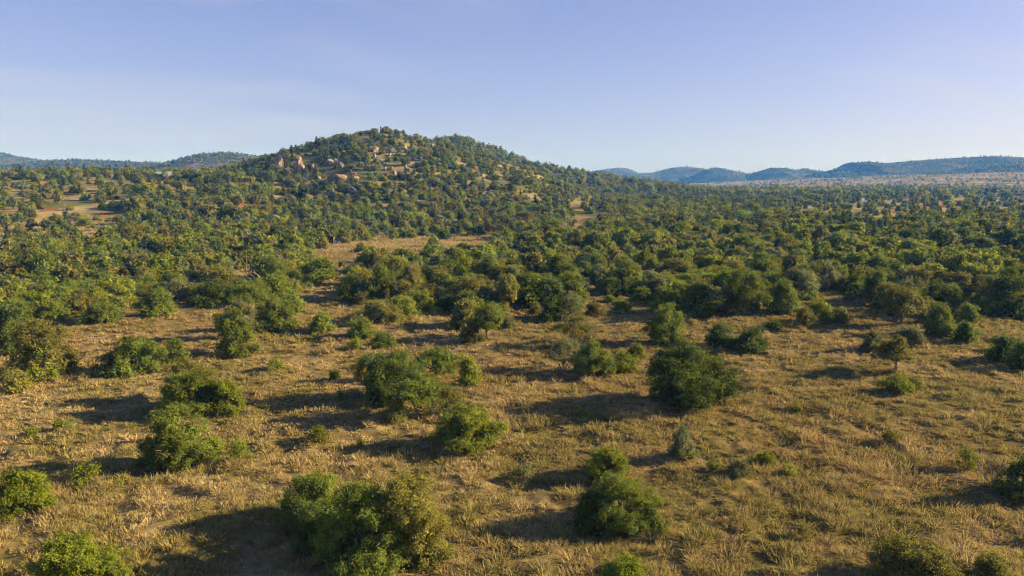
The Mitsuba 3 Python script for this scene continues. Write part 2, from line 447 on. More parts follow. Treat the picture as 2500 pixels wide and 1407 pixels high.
PLANTS = [
    (-11.74, 40.58, 4.1, 2.71, 'shrub', 'mid', 'shrub', 'green bush at the back left of the largest clump by the bottom edge'),
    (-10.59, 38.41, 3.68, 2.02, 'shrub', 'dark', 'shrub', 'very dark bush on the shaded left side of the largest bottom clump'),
    (-8.03, 35.98, 5.17, 4.03, 'shrub', 'mid', 'shrub', 'biggest leafy green bush at the front of the bottom clump'),
    (-5.35, 36.24, 4.3, 4.64, 'shrub', 'olive', 'shrub', 'olive bush with yellowish leaves at the right of the bottom clump'),
    (6.31, 46.87, 3.12, 1.9, 'shrub', 'bright', 'shrub', 'yellow green bush just behind the glossy pair of bushes'),
    (6.23, 40.08, 4.61, 3.05, 'shrub', 'mid', 'shrub', 'glossy ragged green bush with leaves spread wide over grass'),
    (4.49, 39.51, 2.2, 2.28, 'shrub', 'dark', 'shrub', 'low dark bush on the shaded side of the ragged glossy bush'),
    (-23.84, 49.03, 4.76, 3.85, 'shrub', 'mid', 'shrub', 'big leafy green bush with long shadow, a slim sprout beside it'),
    (-22.59, 52.38, 1.67, 0.9, 'shrub', 'bright', 'shrub', 'small bright bush touching the right side of a big leafy bush'),
    (-29.46, 63.85, 3.86, 3.71, 'tree', 'olive', 'tree', 'olive crown rising at the back of the left bush clump'),
    (-27.49, 60.93, 5.17, 3.46, 'shrub', 'mid', 'shrub', 'dark green bush in front of the olive crown in the left clump'),
    (-24.51, 60.58, 2.61, 2.96, 'shrub', 'bright', 'shrub', 'pale feathery bush at the right end of the left clump'),
    (-3.5, 53.25, 4.99, 2.76, 'shrub', 'bright', 'shrub', 'fresh green round bush with open grass and shadow beside it'),
    (-7.76, 71.48, 4.5, 2.84, 'tree', 'mid', 'tree', 'rounded green tree at the back of the middle clump'),
    (-11.26, 64.65, 5.12, 4.13, 'shrub', 'dark', 'shrub', 'broad dark bush at the left of the middle clump'),
    (-8.0, 59.65, 3.79, 4.12, 'tree', 'mid', 'tree', 'slender green tree with pale stem in front of the middle clump'),
    (-9.69, 58.93, 1.77, 1.74, 'shrub', 'olive', 'shrub', 'small olive bush at the foot of the middle clump'),
    (-14.75, 70.46, 2.34, 2.7, 'open', 'olive', 'shrub', 'sparse pale bush left of the middle clump'),
    (-5.48, 60.81, 2.44, 2.44, 'open', 'olive', 'shrub', 'thin pale bush behind the fresh green round bush'),
    (-4.17, 68.72, 2.16, 2.83, 'shrub', 'bright', 'shrub', 'small upright bright bush standing apart right of the middle clump'),
    (15.65, 62.57, 7.75, 5.51, 'shrub', 'dark', 'shrub', 'largest single dark green bush standing alone on the open grass'),
    (7.69, 86.53, 5.11, 3.64, 'open', 'olive', 'tree', 'pale topped tree with thin trunk above a grey bush'),
    (5.27, 74.89, 3.82, 3.17, 'open', 'grey', 'shrub', 'greyish open bush below the pale topped tree'),
    (8.35, 73.04, 3.94, 3.16, 'shrub', 'mid', 'shrub', 'green bush with thin bare stems right of the grey bush'),
    (11.76, 74.95, 3.2, 1.93, 'shrub', 'bright', 'shrub', 'low fresh bush at the end of the grey bush row'),
    (14.02, 79.91, 1.82, 1.65, 'shrub', 'bright', 'shrub', 'small bright bush between the grey row and the big dark bush'),
    (18.68, 87.56, 3.86, 4.39, 'shrub', 'mid', 'shrub', 'tall soft green bush leaning out from the thicket edge'),
    (24.91, 86.0, 3.65, 2.47, 'shrub', 'dark', 'shrub', 'round dark bush behind the largest single bush'),
    (28.31, 84.27, 3.44, 2.53, 'shrub', 'dark', 'shrub', 'dark bush right of the round dark bush'),
    (39.3, 72.87, 3.84, 3.28, 'tree', 'olive', 'tree', 'single small tree with spreading crown above a leafy bush'),
    (35.85, 66.17, 2.35, 1.45, 'shrub', 'bright', 'shrub', 'leafy bush at the foot of the single small tree'),
    (38.14, 67.09, 1.85, 1.21, 'open', 'olive', 'shrub', 'thin bush beside the leafy bush under the small tree'),
    (41.79, 82.88, 2.59, 2.4, 'shrub', 'grey', 'shrub', 'pale grey green bush left behind the single small tree'),
    (47.43, 85.4, 3.29, 1.92, 'shrub', 'grey', 'shrub', 'pale bluish bush right behind the single small tree'),
    (53.98, 77.82, 3.31, 3.18, 'shrub', 'dark', 'shrub', 'dark bush near the right edge with a long thin shadow'),
    (53.48, 74.67, 2.55, 3.05, 'shrub', 'dark', 'shrub', 'dark bush cut by the right edge of the grassland'),
    (-47.81, 72.29, 6.29, 5.39, 'shrub', 'olive', 'shrub', 'large rounded olive bush beyond a yellow green bush at left'),
    (-46.77, 70.85, 3.23, 3.35, 'shrub', 'fresh', 'shrub', 'bright yellow green bush in front of the large olive bush'),
    (-46.5, 66.35, 2.35, 1.95, 'shrub', 'olive', 'shrub', 'small low bush near the left edge below the olive bush'),
    (-39.44, 73.87, 5.81, 3.45, 'shrub', 'mid', 'shrub', 'wide low green bush with dark shaded side on pale grass'),
    (-36.5, 77.52, 2.73, 2.5, 'shrub', 'mid', 'shrub', 'small round bush joined to the end of the wide low bush'),
    (-31.71, 81.32, 4.59, 5.15, 'shrub', 'mid', 'shrub', 'tall green bush under a paler leafy top at left centre'),
    (-33.95, 89.83, 3.83, 4.57, 'tree', 'grey', 'tree', 'pale leafy tree top leaning behind a tall green bush'),
    (-31.3, 95.7, 4.95, 4.12, 'shrub', 'mid', 'shrub', 'round green bush at the front of the left thicket corner'),
    (-25.05, 94.17, 2.98, 2.18, 'shrub', 'mid', 'shrub', 'small round bush alone on reddish grass before the thicket'),
    (-19.26, 90.9, 3.34, 1.93, 'shrub', 'mid', 'shrub', 'small dense bush with a paler one behind it'),
    (-21.07, 98.65, 2.51, 2.28, 'open', 'olive', 'shrub', 'pale small bush behind the small dense bush'),
    (-15.45, 85.74, 2.82, 1.31, 'shrub', 'dark', 'shrub', 'low dark bush right of the small dense bush'),
    (-18.27, 83.73, 1.62, 1.26, 'open', 'bright', 'shrub', 'tiny feathery bush under the small dense bush'),
    (12.1, 49.83, 1.74, 2.31, 'shrub', 'grey', 'shrub', 'upright bluish green bush standing alone on tussock grass'),
    (0.77, 46.79, 1.91, 0.97, 'open', 'grey', 'shrub', 'sparse low bush with a bare white twig on dry grass'),
    (15.29, 46.73, 1.5, 0.85, 'shrub', 'grey', 'sapling', 'pale green low plant between two others on tussock grass'),
    (17.85, 49.09, 1.32, 0.82, 'shrub', 'bright', 'sapling', 'green low plant at the right of the three low plants'),
    (13.68, 47.57, 1.17, 0.7, 'open', 'bright', 'sapling', 'small plant at the left of the three low plants'),
    (18.95, 47.41, 1.11, 0.65, 'open', 'bright', 'sapling', 'thin bright herb on tussock grass right of the low plants'),
    (-28.54, 46.42, 1.9, 1.32, 'open', 'fresh', 'sapling', 'bright leafy sapling in the shadow of the big leafy bush'),
    (-30.08, 42.47, 3.68, 2.52, 'shrub', 'fresh', 'shrub', 'yellow green round bush cut by the left edge'),
    (-19.42, 49.68, 1.39, 1.66, 'open', 'fresh', 'sapling', 'slim bright sapling right of the big leafy bush'),
    (-15.0, 53.93, 1.56, 1.2, 'open', 'bright', 'sapling', 'light green sapling alone on dry grass at centre left'),
    (-15.68, 64.35, 0.74, 0.85, 'open', 'fresh', 'sapling', 'tiny bright sapling inside the shadow of the middle clump'),
    (5.8, 59.6, 0.55, 0.84, 'open', 'fresh', 'sapling', 'tiny bright sapling inside the shadow of the largest bush'),
    (-11.45, 52.78, 0.55, 0.77, 'open', 'fresh', 'sapling', 'tiny sapling at the shadow tip of the fresh round bush'),
    (-25.87, 45.61, 0.43, 0.39, 'open', 'fresh', 'sapling', 'tiny bright sprout in front of the big leafy bush'),
    (-21.65, 33.42, 3.97, 2.53, 'tree', 'fresh', 'tree', 'yellow green tree with thin pale trunk by the bottom left corner'),
    (-19.62, 33.8, 1.51, 0.86, 'open', 'bright', 'shrub', 'feathery light bush right of the corner tree'),
    (5.8, 34.27, 2.33, 0.98, 'shrub', 'fresh', 'shrub', 'bright green bush just cut by the bottom edge'),
    (20.04, 33.59, 4.19, 2.18, 'shrub', 'olive', 'shrub', 'large rounded glossy bush at the bottom right'),
    (23.72, 33.67, 2.19, 1.46, 'shrub', 'olive', 'shrub', 'smaller rounded glossy bush beside the bottom right bush'),
    (32.36, 43.81, 2.8, 2.86, 'shrub', 'dark', 'shrub', 'shaded bush cut by the right edge with bare branches'),
    (31.5, 48.18, 1.18, 1.66, 'open', 'fresh', 'sapling', 'green sapling left of the dead branch at right'),
    (-24.43, 73.7, 1.85, 0.89, 'open', 'bright', 'sapling', 'small tufted green plant on pale grass'),
    (-17.82, 71.4, 0.9, 0.85, 'shrub', 'dark', 'sapling', 'small dark plant left of the middle clump'),
    (39.19, 96.34, 2.52, 2.82, 'tree', 'olive', 'tree', 'little round tree on the grass before the right thicket'),
    (45.29, 99.19, 2.36, 1.91, 'shrub', 'olive', 'shrub', 'low round bush on the grass before the right thicket'),
    (34.49, 94.55, 1.83, 0.95, 'shrub', 'dark', 'shrub', 'small dark bush low on the grass before the right thicket'),
    (55.63, 87.85, 2.3, 2.37, 'shrub', 'mid', 'shrub', 'small bush on grass right of the jutting tree pair'),
    (52.77, 97.24, 5.51, 5.06, 'tree', 'olive', 'tree', 'tall grey green tree jutting out of the right thicket'),
    (54.45, 91.26, 4.37, 4.01, 'shrub', 'mid', 'shrub', 'green bush standing in front of the jutting grey green tree'),
    (61.9, 104.43, 5.27, 5.04, 'shrub', 'dark', 'shrub', 'dark bush behind the green bush at the right thicket'),
    (71.32, 104.41, 7.55, 6.19, 'shrub', 'dark', 'shrub', 'big dark bush mass at the right edge of the thicket'),
    (33.74, 104.74, 5.63, 6.85, 'tree', 'mid', 'tree', 'tall round tree at the front of the right thicket'),
    (40.01, 107.23, 4.81, 4.47, 'shrub', 'mid', 'shrub', 'green bush beside the tall round tree of the right thicket'),
    (-51.18, 104.36, 5.38, 3.96, 'shrub', 'mid', 'shrub', 'dark round bush sticking out of the left thicket onto grass'),
    (-3.09, 89.93, 4.85, 4.29, 'tree', 'mid', 'tree', 'tree with bare stems at the thicket edge near the centre'),
    (-5.08, 88.58, 3.01, 2.52, 'shrub', 'olive', 'shrub', 'low olive bush under the bare stemmed thicket tree'),
    (32.54, 105.71, 4.16, 4.84, 'shrub', 'olive', 'shrub', 'olive bush left below the tall round tree'),
    (27.1, 105.65, 5.62, 4.73, 'shrub', 'mid', 'shrub', 'broad green bush at the thicket front, centre right'),
    (-18.39, 100.68, 5.36, 2.65, 'shrub', 'olive', 'shrub', 'grey olive bush at the thicket front near centre'),
    (16.32, 38.42, 1.14, 0.88, 'open', 'olive', 'sapling', 'straggly thin plant on tussock grass low in the picture'),
    (28.57, 53.05, 1.23, 0.87, 'open', 'olive', 'sapling', 'low brownish tuft bush on the right tussock grass'),
    (24.68, 61.03, 1.13, 0.61, 'open', 'bright', 'sapling', 'small light plant on tussock grass right of the largest bush'),
    (-35.77, 55.66, 1.61, 0.79, 'open', 'bright', 'sapling', 'low light green herb on grass near the left edge'),
    (-37.26, 54.42, 1.26, 0.75, 'open', 'bright', 'sapling', 'pale herb patch by the left edge on dry grass'),
    (-42.59, 115.25, 7.06, 3.2, 'shrub', 'mid', 'shrub', 'green bush at the back of the left thicket corner'),
    (-47.03, 113.25, 6.32, 3.58, 'shrub', 'dark', 'shrub', 'dark bush at the left of the left thicket corner'),
    (-32.79, 107.61, 3.64, 2.98, 'shrub', 'mid', 'shrub', 'small bush at the right of the left thicket corner'),
    (-57.0, 99.87, 4.49, 2.21, 'shrub', 'mid', 'shrub', 'compact green bush in the left thicket near its grassy edge'),
    (-58.13, 82.92, 4.45, 3.09, 'shrub', 'mid', 'shrub', 'green bush at the left edge above the low small bush'),
]
FRONT = [(-80, 97), (-61, 85), (-60, 88), (-60, 95), (-59, 99), (-55, 99), (-61, 117), (-61, 129), (-51, 114), (-44, 111), (-37, 108), (-35, 112), (-36, 125), (-32, 127), (-26, 114), (-21, 105), (-16, 98), (-12, 103), (-6, 94), (-1, 93), (1, 104), (4, 101), (8, 99), (14, 107), (19, 106), (25, 104), (32, 102), (42, 107), (50, 118), (56, 115), (56, 105), (55, 96), (65, 106), (68, 104), (73, 102), (87, 102)]
ZONES = [
    (0.12, [(-41, 148), (-46, 182), (-43, 207), (-29, 218), (-17, 229), (-4, 224), (-5, 187), (-16, 185), (-26, 171), (-33, 156), (-36, 143)]),
    (0.12, [(-58, 139), (-61, 153), (-61, 169), (-54, 150), (-53, 136)]),
    (0.12, [(10, 239), (25, 297), (44, 314), (33, 266), (17, 233)]),
    (0.18, [(-138, 175), (-231, 297), (-208, 301), (-196, 307), (-153, 293), (-133, 258), (-136, 239), (-141, 223), (-133, 199)]),
    (0.27, [(-231, 297), (-273, 352), (-244, 352), (-188, 357), (-143, 344), (-125, 308), (-152, 291)]),
    (0.15, [(24, 328), (38, 423), (73, 596), (47, 376), (31, 318)]),
    (0.12, [(138, 391), (233, 523), (538, 668), (295, 365), (193, 345), (140, 264), (127, 257), (133, 294), (132, 337)]),
    (0.15, [(87, 675), (104, 673), (138, 652), (108, 624), (88, 635)]),
    (0.12, [(-31, 97), (-32, 112), (-29, 114), (-24, 106), (-22, 97)]),
    (0.12, [(39, 97), (46, 107), (48, 100), (44, 95)]),
    (0.12, [(50, 82), (59, 96), (66, 102), (65, 98), (56, 87)]),
    (0.2, [(-135, 223), (-129, 229), (-111, 198), (-112, 188)]),
    (0.12, [(-99, 230), (-93, 236), (-90, 227), (-95, 221)]),
    (0.15, [(-107, 278), (-99, 292), (-90, 268), (-98, 258)]),
    (0.15, [(-105, 320), (-90, 323), (-84, 296), (-98, 293)]),
    (0.03, [(-49, 176), (-55, 217), (-51, 246), (-34, 260), (-20, 273), (-5, 267), (-6, 223), (-19, 220), (-31, 203), (-39, 186), (-43, 170)]),
    (0.38, [(-65, 270), (-50, 300), (-18, 328), (13, 294), (-1, 263), (-37, 263)]),
    (0.05, [(-69, 165), (-73, 182), (-73, 201), (-64, 179), (-63, 162)]),
    (0.06, [(12, 284), (30, 354), (52, 374), (39, 317), (20, 277)]),
    (0.18, [(-164, 208), (-275, 354), (-248, 358), (-233, 365), (-182, 349), (-158, 307), (-162, 284), (-168, 266), (-158, 237)]),
    (0.27, [(-275, 354), (-325, 419), (-290, 419), (-224, 425), (-170, 409), (-149, 367), (-181, 346)]),
    (0.65, [(-181, 346), (-145, 379), (-121, 345), (-110, 276), (-147, 285)]),
    (0.55, [(-36, 498), (-15, 542), (11, 517), (1, 457), (-25, 454)]),
    (0.15, [(28, 391), (45, 503), (87, 710), (56, 448), (37, 379)]),
    (0.1, [(164, 466), (277, 623), (641, 795), (351, 434), (230, 411), (167, 314), (151, 306), (158, 350), (157, 401)]),
    (0.4, [(-90, 509), (-77, 558), (-56, 538), (-66, 479), (-83, 487)]),
    (0.15, [(103, 804), (124, 801), (164, 776), (128, 743), (105, 756)]),
    (0.1, [(-37, 115), (-38, 133), (-35, 136), (-29, 126), (-26, 115)]),
    (0.1, [(47, 116), (55, 127), (57, 119), (52, 113)]),
    (0.1, [(60, 98), (70, 114), (78, 122), (77, 117), (67, 103)]),
    (0.2, [(-161, 266), (-154, 273), (-132, 236), (-133, 224)]),
    (0.1, [(-118, 274), (-111, 281), (-107, 270), (-113, 263)]),
    (0.45, [(-120, 453), (-84, 436), (-76, 383), (-105, 411)]),
    (0.15, [(-127, 331), (-118, 348), (-107, 319), (-117, 307)]),
    (0.15, [(-125, 381), (-107, 384), (-100, 352), (-117, 349)]),
]
BOULDERS = [
    (-138.5, 441.8, 6.2, 10.3, 'orange', 'tall leaning orange boulder, leftmost of the hill shoulder rocks'),
    (-145.1, 478.9, 2.7, 3.1, 'orange', 'small orange stone beside the tall leaning boulder'),
    (-124.0, 433.6, 6.3, 9.4, 'orange', 'tall cleft orange boulder among dark trees on the hill shoulder'),
    (-136.1, 476.3, 2.9, 2.6, 'orange', 'round cap stone on top of the tall cleft orange boulder'),
    (-116.2, 433.2, 2.4, 5.4, 'orange', 'slim orange pillar rock right of the cleft boulder'),
    (-121.1, 434.4, 2.4, 3.1, 'orange', 'small orange rock at the foot of the cleft boulder'),
    (-117.5, 422.5, 3.5, 3.0, 'grey', 'grey rounded boulder below the orange shoulder rocks'),
    (-108.4, 441.8, 5.0, 3.1, 'grey', 'jagged pale grey rock at the left of the grey outcrop'),
    (-103.8, 438.8, 3.9, 4.3, 'grey', 'jagged pale grey rock, middle of the grey outcrop'),
    (-99.6, 433.2, 3.4, 3.5, 'grey', 'pale brown rock at the right of the grey outcrop'),
    (-95.0, 404.0, 10.4, 5.5, 'brown', 'broad brown rock slab below the grey outcrop'),
    (-84.8, 396.0, 5.8, 4.6, 'brown', 'large round brown boulder right of the broad slab'),
    (-90.0, 416.9, 4.7, 2.1, 'brown', 'flat cap stone lying on the large round brown boulder'),
    (-81.4, 371.6, 5.8, 3.7, 'dark', 'dark purplish rock slab lower on the slope'),
    (-100.0, 361.2, 5.3, 5.6, 'red', 'reddish brown boulder at the foot of the slope clearing'),
    (-118.0, 406.7, 3.2, 3.1, 'dark', 'dark rock in bushes above the reddish boulder'),
    (-109.3, 419.0, 2.3, 1.8, 'grey', 'small grey rock left of the broad brown slab'),
    (-124.3, 369.5, 1.7, 1.2, 'grey', 'small pale rock low at the left of the hill foot'),
    (-87.0, 467.2, 6.3, 4.0, 'brown', 'smooth brown rock face high on the hill'),
    (-84.9, 458.0, 2.3, 2.2, 'grey', 'grey rock just below the smooth brown rock face'),
    (-75.6, 461.7, 2.1, 2.0, 'grey', 'light grey boulder right below the brown rock face'),
    (-77.9, 443.6, 2.2, 2.7, 'grey', 'light grey boulder, upper of the string down the hill'),
    (-74.3, 438.2, 1.5, 1.9, 'grey', 'light grey rock, second of the string down the hill'),
    (-73.7, 428.7, 1.4, 2.3, 'grey', 'light grey rock, third of the string down the hill'),
    (-70.3, 432.8, 1.5, 1.7, 'grey', 'pale rock right of the string down the hill'),
    (-66.1, 417.3, 2.1, 3.0, 'grey', 'pale rock lowest of the string down the hill'),
    (-60.2, 423.2, 3.6, 4.2, 'grey', 'white grey pinnacle rock standing in the hillside bush'),
    (-62.6, 437.5, 1.5, 1.9, 'grey', 'small stone perched on the white grey pinnacle'),
    (-72.2, 486.2, 1.9, 1.8, 'grey', 'topmost pale rock of the ledge near the summit'),
    (-70.0, 477.6, 5.9, 2.3, 'grey', 'long pale ledge of rock near the summit'),
    (-67.0, 471.0, 3.7, 2.0, 'grey', 'pale rock under the long ledge near the summit'),
    (-60.4, 452.4, 3.0, 2.5, 'red', 'pinkish rock right below the summit ledge'),
    (-54.9, 513.7, 2.9, 3.6, 'grey', 'white upright rock near the crest right of the summit'),
    (-59.8, 484.5, 1.9, 1.6, 'grey', 'small grey rock between the summit ledge and upright rock'),
    (-19.4, 468.1, 1.6, 1.0, 'grey', 'tiny white rock on the grassy right slope'),
    (-11.9, 466.3, 2.1, 2.3, 'red', 'small pinkish rock on the grassy right slope'),
    (9.8, 410.2, 2.1, 1.4, 'red', 'reddish rock low in the hillside bush right of middle'),
]
DEAD = [
    (-48.4, 139.5, 2.0, 4.1, 'bare white tree with forked limbs rising from the left thicket'),
    (-69.5, 161.5, 2.0, 4.2, 'bare grey tree with a fallen limb near the small left clearing'),
    (-103.2, 216.8, 1.5, 3.8, 'slim bare tree in the middle of the left bush'),
    (-19.5, 124.9, 1.3, 3.6, 'thin leaning bare stem in the centre of the thicket'),
    (-131.9, 263.1, 1.5, 4.8, 'thin bare tree standing at the left bush edge'),
    (-189.4, 309.4, 2.4, 4.6, 'bare pinkish tree on the pale field at left'),
    (-164.4, 238.6, 2.4, 8.3, 'dark broken bare tree by the left edge'),
    (46.9, 188.7, 2.5, 5.3, 'bare branched tree in the right bush mass'),
    (84.5, 203.2, 4.6, 5.7, 'wide bare grey tree far back in the right bush'),
    (50.1, 174.3, 1.8, 3.9, 'small bare tree in the centre right bush'),
    (-125.1, 348.5, 2.0, 12.5, 'tall bare trunk beside trees below the hill shoulder'),
    (31.3, 45.2, 1.3, 2.3, 'dead grey branch leaning out by the right edge'),
    (-58.5, 159.4, 2.0, 3.6, 'low bare tree at the right of the small left clearing'),
    (-11.5, 82.8, 1.0, 1.7, 'tiny pale dead sapling on grass behind the middle clump'),
]

taken = []          # x, y, radius of what stands already
for i, (x, y, W, H, form, fol, name, label) in enumerate(PLANTS):
    W, H = W * 1.08, H * 1.04
    z = float(z_top(x, y)[0])
    d = math.hypot(x, y)
    leaf = max(0.11, 0.0026 * d) * (0.8 if W < 1.6 else 1.0)
    lm, c, rr = crown(form, 1000 + i, W, H, leaf, 1.22, narrow=0.5)
    key = new_key(name)
    lm = shifted(lm, x, y, z)
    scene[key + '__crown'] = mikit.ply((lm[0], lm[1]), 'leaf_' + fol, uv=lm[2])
    st = shifted(stems(form, 1000 + i, W, H, c), x, y, z)
    scene[key + ('__trunk' if form == 'tree' else '__stem')] = mikit.ply(st, 'bark', smooth=True)
    tag(key, label, {'shrub': 'bush', 'tree': 'tree', 'sapling': 'sapling'}[name])
    taken.append((x, y, 0.42 * W))


# dead trees
def dead_tree(seed, W, H):
    rng = np.random.default_rng(seed)
    out = []

    def limb(p, d, L, r, depth):
        pts, rad = [p], [r]
        for s in range(3):
            d = unit(d + rng.normal(size=3) * 0.18)
            p = p + d * L / 3
            pts.append(p)
            rad.append(r * (1 - 0.2 * (s + 1)))
        out.append(tube(pts, rad, 5 if depth < 2 else 3))
        if depth < 3:
            for _ in range(int(rng.integers(2, 4))):
                e = unit(d + rng.normal(size=3) * np.array([0.75, 0.75, 0.35]) + [0, 0, 0.15])
                limb(pts[int(rng.integers(1, 4))], e, L * rng.uniform(0.5, 0.8), r * 0.5, depth + 1)

    limb(np.array([0, 0, -0.2]), np.array([0.08, 0, 1.0]), 0.5, 0.028, 0)
    v, f = join(out)
    top = v[:, 2].max()
    wid = max(np.ptp(v[:, 0]), 0.3)
    return v * [W / wid * 1.3, W / wid * 1.3, H / top], f


for i, (x, y, W, H, label) in enumerate(DEAD):
    key = new_key('dead_tree')
    m = shifted(dead_tree(300 + i, W * 1.3, H), x, y, float(z_top(x, y)[0]))
    scene[key] = mikit.ply(m, 'dead_wood', smooth=True)
    tag(key, label, 'dead tree')
    taken.append((x, y, 1.0))

rng = np.random.default_rng(55)
for i in range(26):
    y = float(rng.uniform(128, 330))
    x = float(rng.uniform(-0.62, 0.62)) * y
    key = new_key('dead_tree')
    W, H = float(rng.uniform(1.6, 3.0)), float(rng.uniform(4.2, 6.8))
    scene[key] = mikit.ply(shifted(dead_tree(700 + i, W * 1.3, H), x, y, float(z_top(x, y)[0])), 'dead_wood', smooth=True)
    where = 'left side' if x / y < -0.2 else 'middle' if x / y < 0.2 else 'right side'
    far_ = 'near' if y < 220 else 'far'
    tag(key, f'thin bare grey tree rising out of the {far_} bush, {where}', 'dead tree', f'bare grey trees in the {far_} bush, {where}')
    taken.append((x, y, 0.3))

# flat-topped thorn tree
ax, ay = 5.4, 275.0
az = float(z_top(ax, ay)[0])
lm, c, rr = crown('acacia', 77, 9.0, 8.6, 0.38, 1.3, narrow=0.5)
lm = shifted(lm, ax, ay, az)
scene['thorn_tree__crown'] = mikit.ply((lm[0], lm[1]), 'leaf_thorn', uv=lm[2])
scene['thorn_tree__trunk'] = mikit.ply(shifted(stems('acacia', 77, 9.0, 8.6, c), ax, ay, az), 'bark', smooth=True)
tag('thorn_tree', 'flat topped umbrella shaped brownish tree at the foot of the hill', 'tree')
taken.append((ax, ay, 4.0))


# boulders
import trimesh


def boulder(seed, w, h, jag):
    m = trimesh.creation.icosphere(subdivisions=4)
    v = np.array(m.vertices)
    v = v / ((np.abs(v) ** 3.2).sum(1) ** (1 / 3.2))[:, None]      # blocky, with rounded corners
    rng = np.random.default_rng(seed)
    for _ in range(10 if jag else 8):                 # flat broken faces
        q = unit(rng.normal(size=3) * [1, 1, 0.6])
        k = rng.uniform(0.55, 0.85) if jag else rng.uniform(0.62, 0.9)
        over = np.maximum(v @ q - k, 0)
        v = v - over[:, None] * q * 0.9
    v = v * (1 + 0.25 * (meshkit.fbm(v * 1.6 + seed, 4, seed) - 0.5))[:, None]
    ang = np.arctan2(v[:, 1], v[:, 0]) + 0.35 * meshkit.noise(v * 2.0, seed + 1)
    split = np.zeros(len(v))
    for k in range(4 if jag else 2):                 # joints cut into the rock
        split = np.maximum(split, np.exp(-(np.angle(np.exp(1j * (ang - rng.uniform(0, 6.28)))) / 0.10) ** 2))
    lev = rng.uniform(-0.5, 0.5)
    split = np.maximum(split, np.exp(-((v[:, 2] - lev - 0.15 * np.sin(ang * 2)) / 0.07) ** 2))
    v = v * (1 - 0.13 * split)[:, None]
    v = v * (1 + 0.12 * (meshkit.noise(v * 7.0, seed) - 0.5))[:, None]
    v[:, 0] *= w * 0.5 / np.abs(v[:, 0]).max()
    v[:, 1] *= w * 0.45 / np.abs(v[:, 1]).max()
    z = v[:, 2]
    v[:, 2] = (z - z.min()) / np.ptp(z) * h * 1.3 - 0.3 * h
    return v, np.array(m.faces)


for i, (x, y, w, h, col, label) in enumerate(BOULDERS):
    key = new_key('boulder')
    dz = 0.0
    if 'cap stone on top' in label:
        x, y, dz = -124.2, 433.4, 7.0
    elif 'cap stone lying' in label:
        x, y, dz = -85.1, 395.7, 3.9
    elif 'perched' in label:
        x, y, dz = -60.6, 422.2, 3.4
    m = shifted(boulder(500 + i, w * (1.15 if h > 1.3 * w else 1.0), h * (0.78 if h > 1.3 * w else 0.85), 'jagged' in label or 'ledge' in label or col == 'orange'), x, y, float(z_top(x, y)[0]) + dz, i * 1.3 * (w < 4))
    scene[key] = mikit.ply(m, 'rock_' + col, smooth=25)
    tag(key, label, 'rock')

# a tent-like white roof far out on the plain, and a green-roofed house on the rise at left
tx_, ty_ = 282.0, 591.0
tz_ = float(z_top(tx_, ty_)[0])
v = np.array([[-1.7, -1.3, 0], [1.7, -1.3, 0], [1.7, 1.3, 0], [-1.7, 1.3, 0], [-1.2, 0, 3.4], [1.0, 0, 3.0]], float)
f = np.array([[0, 1, 5], [0, 5, 4], [2, 3, 4], [2, 4, 5], [0, 4, 3], [1, 2, 5]])
scene['tent__canopy'] = mikit.ply((v + [tx_, ty_, tz_ - 0.05], f), 'white_canvas')
scene['tent__doorway'] = mikit.ply((np.array([[1.45, -0.7, 0], [1.45, 0.7, 0], [1.12, 0, 2.4], [1.9, -0.7, 0], [1.9, 0.7, 0], [1.3, 0, 2.4]]) + [tx_, ty_, tz_],
                                    np.array([[0, 1, 2], [3, 5, 4], [0, 2, 5], [0, 5, 3], [1, 4, 5], [1, 5, 2]])), 'dark_opening')
tag('tent', 'tiny white tent shaped shelter far out on the plain at right', 'tent')

hx_, hy_ = -203.0, 432.0
hz_ = float(z_top(hx_, hy_)[0])
box = lambda x0, x1, y0, y1, z0, z1: trimesh.creation.box(bounds=[[x0, y0, z0], [x1, y1, z1]])
b = box(-4, 4, -3, 3, -0.5, 2.8)
scene['house__wall'] = mikit.ply((np.array(b.vertices) + [hx_, hy_, hz_], b.faces), 'plaster')
rv = np.array([[-4.7, -3.7, 2.7], [4.7, -3.7, 2.7], [4.7, 0, 4.3], [-4.7, 0, 4.3], [-4.7, 3.7, 2.7], [4.7, 3.7, 2.7]], float)
rv = np.vstack([rv, rv + [0, 0, 0.12]])
rf = np.array([[0, 2, 1], [0, 3, 2], [3, 5, 2], [3, 4, 5], [6, 7, 8], [6, 8, 9], [9, 8, 11], [9, 11, 10], [0, 1, 7], [0, 7, 6], [4, 10, 11], [4, 11, 5], [0, 6, 9], [0, 9, 3], [3, 9, 10], [3, 10, 4], [1, 8, 7], [1, 2, 8], [2, 11, 8], [2, 5, 11]])
scene['house__roof'] = mikit.ply((rv + [hx_, hy_, hz_], rf), 'green_sheet')
for k, wx in enumerate((-2.4, 0.2)):
    b = box(wx - 0.5, wx + 0.5, -3.04, -2.9, 0.9, 2.0)
    scene['house__window' + (f'_{k:03d}' if k else '')] = mikit.ply((np.array(b.vertices) + [hx_, hy_, hz_], b.faces), 'dark_opening')
b = box(2.0, 2.9, -3.04, -2.9, 0.0, 2.1)
scene['house__door'] = mikit.ply((np.array(b.vertices) + [hx_, hy_, hz_], b.faces), 'dark_opening')
tag('house', 'house with pale green roof half hidden in trees on the left rise', 'house')


# ------------------------------------------------------------------ the bush beyond the open grass
def in_poly(poly, x, y):
    P = np.array(poly, float)
    inside = np.zeros(len(x), bool)
    for (x0, y0), (x1, y1) in zip(P, np.roll(P, -1, 0)):
        if y0 != y1:
            inside ^= ((y0 > y) != (y1 > y)) & (x < (x1 - x0) * (y - y0) / (y1 - y0) + x0)
    return inside


BEYOND = FRONT + [(900, 600), (900, 1200), (-900, 1200), (-900, 600)]


